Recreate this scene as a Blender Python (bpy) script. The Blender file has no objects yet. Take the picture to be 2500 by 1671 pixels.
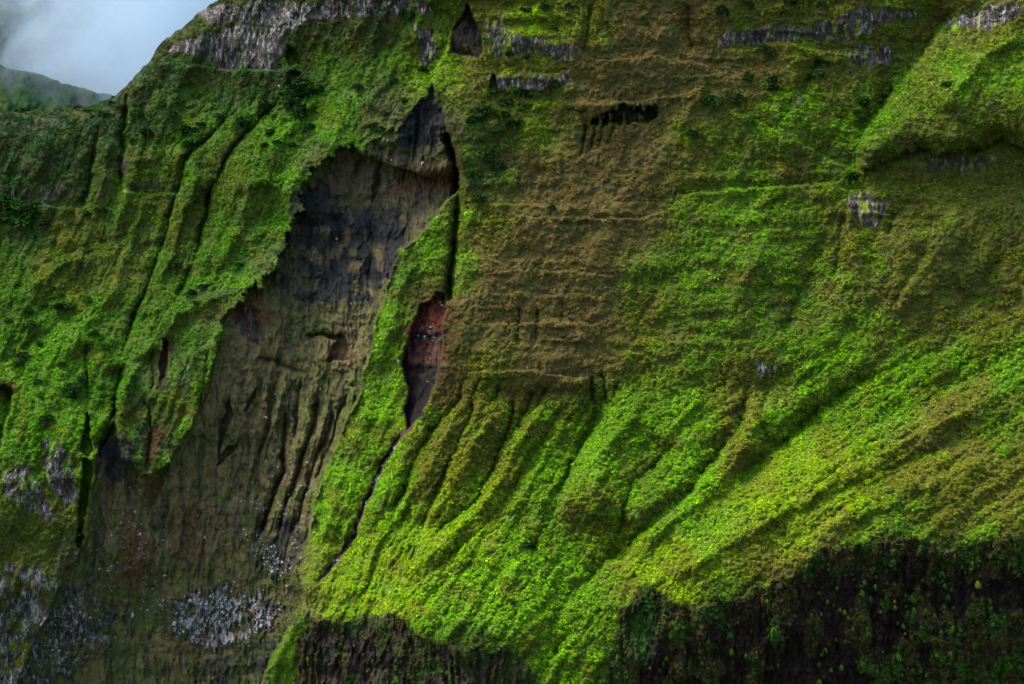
import bpy, math, random
import numpy as np
rng = np.random.default_rng(7); random.seed(7)
scene = bpy.context.scene
COL = scene.collection
# ------------------------------------------------------------------ camera, sky, sun, exposure
cam_d = bpy.data.cameras.new('camera'); cam = bpy.data.objects.new('camera', cam_d); COL.objects.link(cam)
cam_d.sensor_width = 36; cam_d.lens = 72; cam_d.clip_start = 1; cam_d.clip_end = 30000
cam.location = (0, 0, 0); cam.rotation_euler = (math.radians(90), 0, 0)
scene.camera = cam
SUN_EL, SUN_AZ = 62.0, -88.0          # azimuth from +Y (into the picture), negative = left
world = bpy.data.worlds.new('World'); scene.world = world; world.use_nodes = True
wn = world.node_tree.nodes; wn.clear()
wo = wn.new('ShaderNodeOutputWorld'); wb = wn.new('ShaderNodeBackground'); sk = wn.new('ShaderNodeTexSky')
sk.sky_type = 'NISHITA'; sk.sun_disc = False; sk.sun_elevation = math.radians(SUN_EL)
sk.sun_rotation = math.radians(SUN_AZ); sk.air_density = 1.0; sk.dust_density = 3.0; sk.ozone_density = 1.5
wb.inputs[1].default_value = 0.15
world.node_tree.links.new(sk.outputs[0], wb.inputs[0]); world.node_tree.links.new(wb.outputs[0], wo.inputs[0])
sd = bpy.data.lights.new('sun', 'SUN'); sd.energy = 1.3; sd.angle = math.radians(14); sd.color = (1.0, 0.965, 0.89)
scene.cycles.volume_bounces = 10
so = bpy.data.objects.new('sun', sd); COL.objects.link(so)
so.rotation_euler = (math.radians(90 - SUN_EL), 0, math.radians(180 - SUN_AZ))
scene.view_settings.view_transform = 'Standard'; scene.view_settings.look = 'None'
scene.view_settings.exposure = 2.15; scene.view_settings.gamma = 1.0
scene.view_settings.use_curve_mapping = False

# ------------------------------------------------------------------ helpers
W, H = 2346.0, 1568.0                 # plan coordinates across and down the face
def pt(px, py, D):
    return ((px/W-0.5)*0.5*D, D, -(py/H-0.5)*0.5*(684/1024)*D)
TAB = rng.random((8, 256, 256)).astype(np.float32)
def vn(x, y, s=0):
    x = np.asarray(x, np.float32); y = np.asarray(y, np.float32)
    xf = np.floor(x); yf = np.floor(y); fx = x-xf; fy = y-yf
    xi = xf.astype(np.int32) & 255; yi = yf.astype(np.int32) & 255
    fx = fx*fx*(3-2*fx); fy = fy*fy*(3-2*fy)
    T = TAB[s % 8]; x1 = (xi+1) & 255; y1 = (yi+1) & 255
    a = T[yi, xi]; b = T[yi, x1]; c = T[y1, xi]; d = T[y1, x1]
    return (a+(b-a)*fx)*(1-fy)+(c+(d-c)*fx)*fy
def fbm(x, y, s=0, o=4, g=0.5):
    r = 0; a = 1; t = 0
    for i in range(o):
        r = r+a*(vn(x+17.3*i, y+9.1*i, s+i)-0.5); t += a; a *= g; x = x*2.03; y = y*2.03
    return r/t*2            # about -1..1
def ridged(x, y, s=0, o=3):
    r = 0; a = 1; t = 0
    for i in range(o):
        r = r+a*(1-np.abs(2*vn(x+7.7*i, y+3.3*i, s+i)-1)); t += a; a *= 0.5; x = x*2.1; y = y*2.1
    return r/t              # 0..1, sharp crests
def ss(a, b, x):
    t = np.clip((x-a)/(b-a), 0, 1); return t*t*(3-2*t)
def tag(o, label=None, cat=None, group=None, kind=None):
    if label: o['label'] = label
    if cat: o['category'] = cat
    if group: o['group'] = group
    if kind: o['kind'] = kind
    return o
def mesh_np(name, V, F, smooth=True):
    me = bpy.data.meshes.new(name)
    V = np.ascontiguousarray(V, np.float32); F = np.ascontiguousarray(F, np.int32)
    me.vertices.add(len(V)); me.vertices.foreach_set('co', V.ravel())
    k = F.shape[1]
    me.loops.add(F.size); me.loops.foreach_set('vertex_index', F.ravel())
    me.polygons.add(len(F)); me.polygons.foreach_set('loop_start', np.arange(len(F), dtype=np.int32)*k)
    me.update(calc_edges=True)
    if smooth: me.polygons.foreach_set('use_smooth', np.ones(len(F), bool))
    return me
def add_col(me, name, C):
    a = me.attributes.new(name, 'FLOAT_COLOR', 'POINT')
    C4 = np.ones((len(C), 4), np.float32); C4[:, :C.shape[1]] = C
    a.data.foreach_set('color', C4.ravel())
def add_f(me, name, v):
    a = me.attributes.new(name, 'FLOAT', 'POINT'); a.data.foreach_set('value', np.ascontiguousarray(v, np.float32).ravel())

# ------------------------------------------------------------------ the face: plan grid
STEP = 2.2
gx = np.arange(-310, W+310, STEP); gy = np.arange(-130, H+110, STEP)
NX, NY = len(gx), len(gy)
PX, PY = np.meshgrid(gx.astype(np.float32), gy.astype(np.float32))
wx = fbm(PX/60, PY/60, 1, 4)*9 + fbm(PX/14, PY/14, 2, 2)*3
wy = fbm(PX/60+40, PY/60+11, 3, 4)*9 + fbm(PX/14+5, PY/14, 4, 2)*3
QX, QY = PX+wx, PY+wy                                # warped plan coordinates
def sl(x0, x1, y0, y1):
    i0 = max(0, int((y0-gy[0])/STEP)); i1 = min(NY, int((y1-gy[0])/STEP)+2)
    j0 = max(0, int((x0-gx[0])/STEP)); j1 = min(NX, int((x1-gx[0])/STEP)+2)
    return slice(i0, i1), slice(j0, j1)
def pdist(pts, pad, warp=1.0):
    p = np.array(pts, float)
    S = sl(p[:, 0].min()-pad, p[:, 0].max()+pad, p[:, 1].min()-pad, p[:, 1].max()+pad)
    X = PX[S]+wx[S]*warp; Y = PY[S]+wy[S]*warp
    best = np.full(X.shape, 1e9, np.float32); side = np.zeros(X.shape, np.float32); tt = np.zeros(X.shape, np.float32)
    L = np.r_[0, np.cumsum(np.hypot(*np.diff(p, axis=0).T))]
    for k in range(len(p)-1):
        ax, ay = p[k]; bx, by = p[k+1]; dx, dy = bx-ax, by-ay; l2 = dx*dx+dy*dy
        t = np.clip(((X-ax)*dx+(Y-ay)*dy)/l2, 0, 1)
        d = np.hypot(X-ax-t*dx, Y-ay-t*dy)
        m = d < best
        best = np.where(m, d, best)
        side = np.where(m, np.sign((Y-ay)*dx-(X-ax)*dy), side)      # + = to the left on screen of a line drawn downwards
        tt = np.where(m, (L[k]+t*(L[k+1]-L[k]))/L[-1], tt)
    return S, best, side, tt
def poly_sd(pts, pad=40, warp=1.0):
    p = np.array(pts, float)
    S = sl(p[:, 0].min()-pad, p[:, 0].max()+pad, p[:, 1].min()-pad, p[:, 1].max()+pad)
    X = PX[S]+wx[S]*warp; Y = PY[S]+wy[S]*warp
    ins = np.zeros(X.shape, bool); best = np.full(X.shape, 1e9, np.float32)
    n = len(p)
    for k in range(n):
        ax, ay = p[k]; bx, by = p[(k+1) % n]; dx, dy = bx-ax, by-ay
        t = np.clip(((X-ax)*dx+(Y-ay)*dy)/(dx*dx+dy*dy+1e-9), 0, 1)
        best = np.minimum(best, np.hypot(X-ax-t*dx, Y-ay-t*dy))
        if ay != by:
            c = ((Y < ay) != (Y < by)) & (X < (bx-ax)*(Y-ay)/(by-ay)+ax); ins ^= c
    return S, np.where(ins, best, -best)
def poly_mask(pts, w=5, warp=1.0, rough=0, sc=20):
    S, s = poly_sd(pts, 40+rough*2+w, warp)
    if rough: s = s+fbm(PX[S]/sc, PY[S]/sc, 5, 3)*rough
    M = np.zeros(PX.shape, np.float32); M[S] = ss(-w, w, s); return M
def coarse(rows, conv, blur=1.0):
    A = np.array([[conv(c) for c in r] for r in rows], float)
    if A.ndim == 2: A = A[..., None]
    nr, nc = A.shape[:2]
    u = np.clip((PX+wx*3)/W*nc-0.5+fbm(PX/90, PY/90, 6, 3)*0.35, 0, nc-1.001); v = np.clip((PY+wy*3)/H*nr-0.5+fbm(PX/90+9, PY/90, 2, 3)*0.35, 0, nr-1.001)
    ui = u.astype(int); vi = v.astype(int); fu = (u-ui)[..., None]; fv = (v-vi)[..., None]
    fu = fu*fu*(3-2*fu); fv = fv*fv*(3-2*fv)
    return (A[vi, ui]*(1-fu)+A[vi, ui+1]*fu)*(1-fv)+(A[vi+1, ui]*(1-fu)+A[vi+1, ui+1]*fu)*fv

# ---- outlines on the face
SKY = np.array([(-340,285),(-200,268),(-100,252),(0,258),(60,256),(130,250),(190,243),(235,236),(270,215),(295,190),(320,165),(345,135),(360,110),(385,85),(415,65),(440,42),(470,18),(497,0),(560,-50),(640,-130),(700,-400)], float)
BASIN = [(990,190),(960,235),(905,290),(870,318),(820,330),(770,335),(735,365),(700,400),(680,430),(675,480),(655,520),(640,560),(615,610),(590,645),(550,675),(500,705),(508,760),(490,830),(470,900),(450,960),(420,1010),(380,1065),(345,1085),(325,1090),(300,1060),(280,1010),(262,950),(245,980),(215,1060),(205,1150),(200,1230),(170,1290),(150,1300),(120,1400),(60,1500),(0,1700),(590,1700),(600,1568),(640,1480),(700,1400),(690,1330),(680,1290),(710,1220),(740,1110),(765,1040),(790,980),(820,920),(835,860),(860,790),(862,730),(885,680),(900,610),(920,570),(965,540),(1000,490),(1030,455),(1055,430),(1045,370),(1025,300),(1010,235)]
TONGUE = [(1047,380),(1052,440),(1025,458),(1000,490),(965,540),(920,570),(900,610),(885,680),(862,730),(860,790),(835,860),(820,920),(790,980),(765,1040),(740,1110),(715,1190),(705,1240),(680,1290),(672,1340),(690,1385),(660,1440),(620,1510),(590,1600),(575,1700)]
REDCUT = [(1003,668),(1018,672),(1028,705),(1014,740),(1012,790),(1006,840),(995,880),(978,925),(965,950),(945,975),(930,985),(930,940),(938,895),(918,835),(934,785),(948,745),(962,702),(990,688)]
TRI = [(1070,8),(1058,42),(1038,72),(1030,120),(1060,128),(1098,132),(1108,120),(1104,75),(1086,40)]
CLIFF_L = [(700,1400),(722,1420),(780,1428),(850,1412),(905,1403),(930,1430),(990,1470),(1060,1490),(1130,1490),(1180,1500),(1215,1540),(1240,1568),(1250,1720),(560,1720),(600,1600),(640,1490)]
CLIFF_R = [(1330,1720),(1385,1568),(1400,1500),(1418,1440),(1420,1395),(1450,1365),(1490,1343),(1540,1372),(1600,1392),(1680,1368),(1750,1350),(1800,1332),(1845,1292),(1880,1265),(1930,1250),(2000,1240),(2090,1232),(2180,1262),(2260,1245),(2346,1230),(2600,1230),(2600,1720)]

# ---- large shape: painted steepness, solved into one surface
slope_rows = [
 "33330001323211112111",
 "33334344432111222366",
 "33456566233322356653",
 "33343451122333344211",
 "34444461143334652333",
 "55555621162334555333",
 "66656511252233444334",
 "76653111242123334655",
 "65421111543566555666",
 "42321112544667677666",
 "21222112667755677655",
 "11222223777777777433",
 "01223333767775443000",
 "01223333300775000000"]
R = coarse(slope_rows, lambda c: int(c)*0.16)[..., 0].astype(np.float32)
S, sB = poly_sd(BASIN, 60)
left_lip = ss(1000, 900, PX[S]+np.maximum(PY[S]-360, 0)*.8)*ss(760, 690, PY[S])
sB = sB+fbm(PX[S]/26, PY[S]/30, 5, 5, .6)*(8+22*left_lip)-9*left_lip+(vn(PX[S]/9, PY[S]/26, 2)-.5)*14*left_lip
M_basin = np.zeros(PX.shape, np.float32); M_basin[S] = ss(-2.5, 2.5, sB); S_basin, SD_basin = S, sB
M_cl = poly_mask(CLIFF_L, 6, 1, 5); M_cr = poly_mask(CLIFF_R, 8, 1.2, 12)
M_cliff = np.maximum(M_cl, M_cr)
M_red = poly_mask(REDCUT, 3, .7); M_tri = poly_mask(TRI, 3, .5)
R = R*(1-M_cliff)+(-0.06)*M_cliff
# bands: short steep cliffs between the shelves (polyline, half height)
BANDS = [([(1540,437),(1620,432),(1720,428),(1820,420),(1935,405)],16,-.5),([(1960,335),(1962,400),(1935,430)],14,-.3),
 ([(420,110),(520,140),(640,140),(700,120)],34,-.15),([(480,20),(600,20),(760,30),(980,15)],30,-.1),
 ([(1120,90),(1200,110),(1320,125)],16,-.2),([(1110,180),(1200,190),(1300,170)],18,-.2),([(1290,250),(1400,262),(1500,262)],14,-.5),
 ([(1640,105),(1800,80),(1960,55),(2120,30)],22,-.1),([(1930,120),(1980,135),(2040,125)],20,-.1),([(2200,75),(2280,50),(2346,30)],20,-.1),
 ([(2130,370),(2200,378),(2280,365)],18,-.3),([(0,440),(70,448),(150,455)],16,-.1),([(280,420),(340,430),(420,430)],10,-.2),
 ([(520,430),(600,428),(670,440)],9,-.2),([(1060,860),(1160,850),(1260,860),(1350,865)],12,-.2),([(1720,835),(1780,845)],14,-.2),
 ([(1900,880),(2000,840),(2060,800)],10,.0),([(2150,620),(2250,640),(2346,690)],9,0),([(1080,505),(1250,498),(1450,500)],6,0),([(1080,628),(1250,622),(1400,626)],6,0),
 ([(1350,890),(1400,920),(1420,960)],20,-.1),([(1840,1040),(1780,1000),(1760,960)],10,0),([(1230,1170),(1330,1180),(1420,1200)],24,.15),([(1420,1210),(1500,1150),(1590,1120)],14,.1)]
for pl, hw, val in BANDS:
    S, d, s, t = pdist(pl, hw*3); w = np.exp(-(d/hw)**2)
    R[S] = R[S]*(1-w)+val*w
up_g = R*0.213*STEP                      # metres of depth per grid row upwards
# lateral tilt: + = faces left
tilt = coarse([
 "00000000000000000000","00000000000000000032","00000000000000001043","00001000000000000200","00000001100000001000",
 "00000001200000000000","00000001200000000000","00000001200000000000","00000002200011100000","00000002200011110000",
 "00000003200011110000","00000003200011000000","00000003210011000000","00000003210011000000"], lambda c: int(c)*0.16)[..., 0]
lat_g = (tilt*0.213*STEP).astype(np.float32)           # faces left: depth falls towards the right
# Poisson solve on a mirrored, half-resolution grid
def solve(gu, gl):
    n, m = gu.shape
    def mir(A, sy, sx):
        A = np.concatenate([A, sy*A[::-1]], 0); return np.concatenate([A, sx*A[:, ::-1]], 1)
    gyv = mir(-gu, -1, 1); gxv = mir(-gl, 1, -1)
    ky = 2*np.pi*np.fft.fftfreq(2*n)[:, None]; kx = 2*np.pi*np.fft.rfftfreq(2*m)[None]
    wgt = 0.6
    num = -1j*ky*np.fft.rfft2(gyv) - wgt*1j*kx*np.fft.rfft2(gxv)
    den = ky**2+wgt*kx**2+1e-7
    D = np.fft.irfft2(num/den, s=(2*n, 2*m))[:n, :m]
    return D.astype(np.float32)
D = solve(up_g, lat_g)
D += 1010 - D[int((1000-gy[0])/STEP), int((1500-gx[0])/STEP)]
D += 70*ss(1100, 300, PX)
# ---- steps, gullies, ridges
def gully(pl, dep, wid, ends=.15, warp=1.0, asym=0.0):
    S, d, s, t = pdist(pl, wid*5, warp)
    e = ss(0, ends, t)*ss(0, ends, 1-t)
    w = wid*(1+asym*s)
    D[S] += dep*(1+.35*M_basin[S])*e*np.exp(-d/w)*(0.75+0.5*vn(PX[S]/30, PY[S]/30, 3))
def step(pl, amt, edge, fall, side=1, warp=1.0, mask=None):
    S, d, s, t = pdist(pl, fall*3.5, warp)
    x = d*s*side
    e = ss(0, .12, t)*ss(0, .12, 1-t) if mask is None else mask[S]*ss(0, .03, t)
    D[S] += amt*ss(-edge, edge, x)*np.exp(-np.maximum(x, 0)/fall)*(1-ss(fall*1.6, fall*3.2, x))*e
def recess(pl, amt, wall, warp=1.0, rough=0):
    S, s = poly_sd(pl, 20, warp)
    D[S] += amt*ss(0, wall, s)
def recess_m(M, amt): 
    global D
    D += M*amt
D[S_basin] += 3.5*ss(-1, 5, SD_basin)+5*ss(0, 40, SD_basin)+10*ss(0, 180, SD_basin)
step(TONGUE, 26, 4, 230, 1, 1.0, M_basin)
# the green tongue turns its face to the left, away from the crack
S, d, s_, t = pdist([(1050,430),(1047,500),(1040,580),(1033,640),(1025,700),(1012,790),(1000,860),(975,930),(945,985),(905,1020),(875,1070),(852,1125),(828,1175),(790,1255),(762,1295),(725,1345),(705,1400)], 190, .5)
D[S] += np.where(s_ > 0, np.minimum(d, 150)*.10, 0)*(1-M_basin[S])*ss(0, .1, t)*ss(0, .1, 1-t)*ss(185, 150, d)
# right-hand bulb stands out in front of the slope on its left
step([(2200,20),(2160,60),(2120,130),(2062,195),(2030,245),(1992,295),(1976,335),(1962,400),(1935,425)], 13, 9, 170, 1)
# the whole right face stands in front of the crack
step([(1075,10),(1060,45),(1035,85),(1022,118),(1000,150),(990,190),(1012,235),(1028,300),(1050,370),(1055,430)], 11, 4, 130, 1)
gully([(1020,300),(1050,400),(1050,450),(1047,500),(1040,580),(1033,640),(1028,700)], 26, 7, .05, .5)
recess_m(M_red, 11); recess_m(M_tri, 14)
recess([(1125,160),(1110,200),(1118,215),(1145,205),(1135,180)], 8, 6)
HOLE = [(1392,258),(1425,240),(1480,236),(1510,258),(1498,278),(1455,272),(1420,286),(1355,284)]
M_hole = poly_mask(HOLE, 4, 1.5, 12, 14)*ss(-.45, -.1, fbm(PX/11, PY/30, 4, 3)); D += 13*M_hole
recess([(1290,248),(1340,255),(1345,262),(1300,258)], 5, 5)
recess([(660,100),(650,135),(665,160),(690,150),(688,120)], 8, 6)
recess([(660,160),(655,190),(665,230),(680,190),(690,165)], 5, 6)
recess([(-200,880),(20,880),(38,900),(20,960),(5,1050),(-200,1060)], 22, 8)
recess([(195,935),(205,940),(212,1000),(220,1040),(200,1060),(178,1035),(188,980)], 12, 6)
recess([(190,1055),(215,1060),(205,1150),(192,1200),(190,1262),(174,1262),(176,1170),(184,1110)], 14, 5)
recess([(368,775),(385,785),(388,830),(380,870),(365,870),(366,820)], 9, 5)
recess([(-60,470),(60,468),(110,490),(60,520),(-60,520)], 4, 10)
recess([(700,768),(760,762),(792,772),(803,800),(800,832),(785,835),(765,830),(745,838),(755,805),(768,785),(740,775)], 7, 7)
recess([(545,1015),(540,1035),(515,1055),(490,1075),(500,1045),(520,1025)], 9, 5)
recess([(525,905),(530,950),(515,990),(500,1050),(492,1060),(500,980),(515,935)], 8, 5)
recess([(590,885),(585,915),(560,955),(555,945),(570,910)], 7, 5)
recess([(455,900),(465,895),(460,935),(452,930)], 6, 4)
# dark wedge left of the basin and the bulb above it
step([(262,950),(245,985),(222,1050),(212,1120)], -10, 4, 60, 1)
for a in [
 ([(300,190),(290,250),(280,320),(276,400),(280,440)],11,8),([(228,280),(212,370),(200,440),(178,495)],9,9),
 ([(650,215),(600,270),(560,310),(525,355),(500,410),(478,440),(468,500),(455,560),(437,605)],9,4),
 ([(440,600),(425,650),(398,690),(372,722),(352,765),(345,800)],7,8),
 ([(560,225),(500,290),(440,350),(425,380),(400,450),(385,520),(360,590),(335,660),(310,720),(290,780),(280,830)],9,5),
 ([(280,830),(270,900),(248,970),(215,1050)],20,12),
 ([(478,430),(470,500),(452,580)],8,4),([(650,190),(700,260),(640,290),(600,320)],5,9),
 ([(130,720),(180,740),(240,700)],3,9),([(60,640),(110,600),(200,560),(330,530)],3,10),
 ([(0,830),(60,800),(120,760),(200,700)],4,10),([(195,780),(200,860),(205,930)],7,8),([(95,900),(105,960),(90,1030)],4,7),
 ([(330,900),(345,960),(340,1020),(335,1085)],7,5),([(345,800),(350,850),(345,900)],5,7),
 ([(655,920),(655,1000),(650,1080),(620,1150),(600,1200),(585,1265)],12,6),
 ([(735,900),(715,980),(690,1060),(665,1130),(640,1190),(630,1260)],8,5),([(775,930),(745,1010),(715,1090),(690,1170),(660,1240)],7,5),
 ([(800,900),(775,970),(745,1050),(720,1120)],5,4),([(690,870),(680,960),(665,1040)],5,5),([(620,880),(615,950),(600,1020),(590,1100)],4,6),
 ([(480,800),(470,860),(455,950)],6,5),([(370,1080),(360,1140),(355,1200),(365,1260)],4,6),
 ([(940,300),(935,360),(925,420)],4,4),([(960,240),(955,300),(945,380)],6,4),([(880,320),(870,400),(850,470)],5,10),
 ([(800,320),(830,360),(810,420)],5,9),([(760,480),(790,560),(800,620)],5,12),([(720,500),(700,560),(690,620)],5,12),
 ([(850,500),(855,570),(840,650)],4,9),([(700,775),(740,765),(790,775)],5,5),([(580,820),(640,830),(700,860)],4,6),
 # foot of the crack and the ribs of the right face
 ([(945,975),(905,1015),(875,1065),(852,1120),(828,1170),(815,1220),(790,1252),(762,1292),(725,1340)],11,8),
 ([(1065,865),(1055,910),(1030,950),(992,985),(955,1040),(935,1090),(925,1125),(890,1180)],8,6),
 ([(1110,840),(1095,880),(1085,910),(1072,960),(1055,1005),(1030,1060),(1002,1125),(985,1170),(950,1220)],7,6),
 ([(1185,880),(1175,950),(1160,1005),(1132,1060),(1110,1105),(1085,1145),(1040,1190),(980,1245)],10,6),
 ([(1218,890),(1210,930),(1190,975),(1165,1015)],9,6),([(1145,880),(1140,900),(1115,930)],6,6),
 ([(1250,880),(1235,920),(1210,970)],6,6),
 ([(1300,890),(1280,950),(1245,1010),(1205,1065),(1165,1130),(1120,1190),(1050,1260),(960,1335)],5,10),
 ([(1400,880),(1380,930),(1345,1000),(1312,1060),(1292,1120),(1268,1180),(1225,1240),(1180,1290)],8,13),
 ([(1360,860),(1355,900),(1365,940)],6,5),([(1385,850),(1388,900),(1395,940)],5,5),([(1420,860),(1410,900),(1405,950)],5,6),
 ([(1740,855),(1705,915),(1692,980),(1642,1040),(1592,1105),(1532,1180),(1445,1240),(1380,1290),(1335,1345),(1295,1400)],9,18),
 ([(2030,850),(1935,892),(1862,950),(1800,1005),(1735,1060),(1650,1120)],9,20),
 ([(2346,770),(2250,850),(2150,900),(2040,950),(1960,1010),(1850,1080)],6,22),
 ([(1560,1010),(1500,1060),(1450,1110),(1430,1180),(1420,1240)],7,14),
 ([(2346,960),(2200,1010),(2050,1070),(1900,1140),(1750,1220),(1650,1270)],4,22),
 ([(1345,1320),(1300,1370),(1260,1440),(1290,1520)],5,24),
 ([(1100,1280),(1020,1340),(960,1390)],4,14),([(1240,1240),(1160,1300),(1090,1370)],4,16),
 # upper right
 ([(1340,275),(1335,320),(1325,360)],6,4),([(1365,270),(1360,310),(1352,350)],5,4),([(1385,275),(1378,320),(1370,350)],5,4),([(1410,275),(1400,310),(1395,340)],5,4),([(1440,280),(1425,310)],4,4),([(1480,270),(1450,300)],3,4),
 ([(1190,700),(1185,750),(1180,790)],4,5),([(1235,700),(1228,740),(1222,790)],4,5),([(1290,690),(1288,750)],3,5),
 ([(1880,130),(1850,180),(1830,230)],7,12),([(2060,200),(2000,260),(1960,310)],6,14),
 ([(1580,0),(1575,60),(1590,120)],6,10),([(1360,0),(1345,60),(1340,130)],5,8),
 ([(1930,480),(1925,560),(1905,640)],5,14),([(2120,560),(2100,620),(2040,700)],5,16),([(2050,480),(2040,540)],6,8),
 ([(2290,300),(2240,340),(2210,380)],5,14),([(1770,880),(1740,960),(1760,1030)],6,12)]:
    gully(a[0], a[1]*1.0, a[2])
for a in [
 ([(2170,50),(2120,130),(2062,190),(2030,240),(1990,290),(1975,330),(1965,400)],-2,34),
 ([(2346,80),(2260,120),(2200,190),(2150,260)],-9,26),
 ([(1010,860),(1000,930),(960,1000),(900,1090),(860,1180),(820,1260)],-3,16),
 ([(1090,930),(1050,970),(1000,1020),(970,1080),(930,1150),(880,1220)],-2.5,14),
 ([(1150,920),(1100,990),(1070,1060),(1030,1130),(980,1200)],-4,14),
 ([(1290,880),(1230,950),(1190,1020),(1150,1090),(1090,1170),(1000,1260),(900,1340)],-6,20),
 ([(1740,890),(1722,980),(1690,1050),(1640,1112),(1560,1180),(1460,1270)],-6,22),
 ([(1470,900),(1440,970),(1380,1060),(1340,1150)],-6,24),
 ([(1610,900),(1560,960),(1500,1020)],-5,18),
 ([(2346,870),(2200,950),(2080,1010),(1950,1080),(1800,1170),(1600,1290),(1480,1345)],-9,34),
 ([(1960,430),(1945,520),(1960,620),(1990,720)],-7,30),
 ([(640,330),(560,400),(500,470)],-3,30),([(880,200),(760,300),(680,400),(660,480)],-5,30),
 ([(600,640),(500,680),(400,720),(370,800)],-7,22),([(330,440),(300,560),(240,700)],-4,40),
 ([(420,660),(360,760),(320,830)],-5,12),([(330,830),(290,880),(268,960),(290,1040),(325,1085)],-8,12),
 ([(1020,470),(960,560),(920,660),(890,760),(870,860)],-5,30),([(870,900),(800,1040),(760,1160),(740,1250)],-6,28)]:
    gully(a[0], a[1], a[2])
step([(2346,-20),(2346,-20.1)], 0, 4, 10, 1)

for pl_, am_, wd_ in [([(1972,395),(1968,330),(2000,280),(2062,195),(2130,110),(2230,40),(2346,-60),(2400,-250),(2700,-250),(2700,400),(2346,345),(2290,325),(2200,350),(2100,345)], 26, 130),
  ([(1945,440),(2100,420),(2300,425),(2700,430),(2700,780),(2346,730),(2200,650),(2080,700),(1960,640),(1925,540)], 5, 120)]:
    S, s_ = poly_sd(pl_, 20, 2.0); D[S] -= am_*np.sqrt(np.clip(s_/wd_, 0, 1)*(2-np.clip(s_/wd_, 0, 1)))
for a in [([(330,280),(305,420),(250,560),(180,680)],-8,30),([(470,320),(440,430),(405,560),(350,690)],-8,16),([(640,330),(575,430),(530,560),(470,660)],-10,30),([(252,290),(240,400),(215,480)],-6,14),([(110,290),(80,420)],-6,30),
  ([(300,620),(220,720),(130,840)],-7,26),([(200,560),(100,640),(0,700)],-6,26),([(760,200),(680,280),(600,360)],-7,26)]:
    gully(a[0], a[1], a[2], .3)
D -= 9*np.exp(-((PX-1800)/150)**2-((PY-250)/110)**4)
D -= 8*np.exp(-((PX-1350)/120)**2-((PY-1150)/70)**2)+7*np.exp(-((PX-1480)/60)**2-((PY-1180)/50)**2)
for pl_, am_, ed_, fa_ in [([(1535,447),(1600,444),(1700,437),(1800,430),(1900,424),(1945,410)],-8,4,110),([(1080,628),(1180,622),(1300,624),(1420,630)],-3,3,70),([(1070,505),(1250,497),(1450,503),(1540,480)],-3,3,70),
   ([(1060,855),(1160,848),(1260,856),(1360,866)],-5,3,60),([(1290,242),(1400,236),(1560,215),(1640,200)],-3,3,60),([(1350,135),(1500,128),(1640,150)],-3,3,60),([(1100,745),(1250,738),(1400,745)],-3,3,60),
   ([(520,425),(600,412),(660,440)],-4,3,50),([(280,442),(350,450),(430,440)],-4,3,60),([(0,468),(80,470),(170,480)],-6,3,80),([(1100,470),(1200,468),(1330,472)],-3,3,50),([(1640,118),(1800,100),(1960,130),(2060,155)],-6,4,70),
   ([(340,140),(430,150),(540,162),(690,158)],-6,4,70)]:
    step(pl_, am_, ed_, fa_, 1)
for a in [([(1500,850),(1420,990),(1310,1130),(1190,1290),(1060,1400)],-10,34),([(1760,890),(1640,1085),(1500,1215),(1390,1330)],-10,30),
 ([(2120,900),(1920,1055),(1720,1185),(1520,1315)],-9,44),([(2346,1010),(2150,1100),(1950,1190),(1780,1290)],-8,46),
 ([(1740,870),(1690,985),(1590,1110),(1440,1245),(1330,1350)],10,36),([(1390,900),(1310,1060),(1230,1230)],8,26),([(2030,860),(1860,960),(1720,1080),(1600,1170)],7,36),
 ([(1960,240),(1900,330),(1860,420)],6,34),([(1780,520),(1700,640),(1640,760)],-6,40),([(1600,560),(1500,680),(1440,800)],6,34),([(1900,520),(1820,700),(1780,820)],7,34),
 ([(2250,420),(2160,560),(2060,700),(2000,800)],-8,44),([(2346,520),(2250,650),(2160,760)],7,34),([(2050,420),(2000,560),(1990,660)],5,24)]:
    gully(a[0], a[1], a[2], .3)
# ---- erosion streaks and hummocks
def flow(ang):                         # coordinates across and along a fall line
    c, s = math.cos(math.radians(ang)), math.sin(math.radians(ang))
    return QX*c-QY*s, QX*s+QY*c
lowR = ss(1250, 1650, PX-0.35*(PY-1000))*ss(760, 950, PY+(PX-1500)*.12)
cen = (1-lowR)*ss(850, 950, PY)*ss(880, 1000, PX+0.5*(PY-1000))
leftM = ss(1080, 900, PX)*(1-M_basin)
upR = np.clip(1-lowR-cen-leftM-M_basin, 0, 1)
a, b = flow(-56); D -= lowR*(1-M_cliff)*(ridged(a/62, b/330, 1, 3)-.5)*7
a, b = flow(-33); D -= cen*(1-M_cliff)*(ridged(a/40, b/300, 2, 3)-.5)*6
a, b = flow(-28); D -= leftM*(ridged(a/70, b/330, 3, 3)-.5)*9
a, b = flow(-30); D -= ss(150, 260, PY)*upR*(ridged(a/90, b/260, 6, 3)-.5)*6
a, b = flow(-14); D -= M_basin*(ridged(a/36, b/330, 4, 3)-.5)*10*ss(700, 950, PY)*(1-.6*ss(1250, 1400, PY))+M_basin*(ridged(a/60, b/160, 7, 3)-.5)*4*ss(760, 600, PY)
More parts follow.
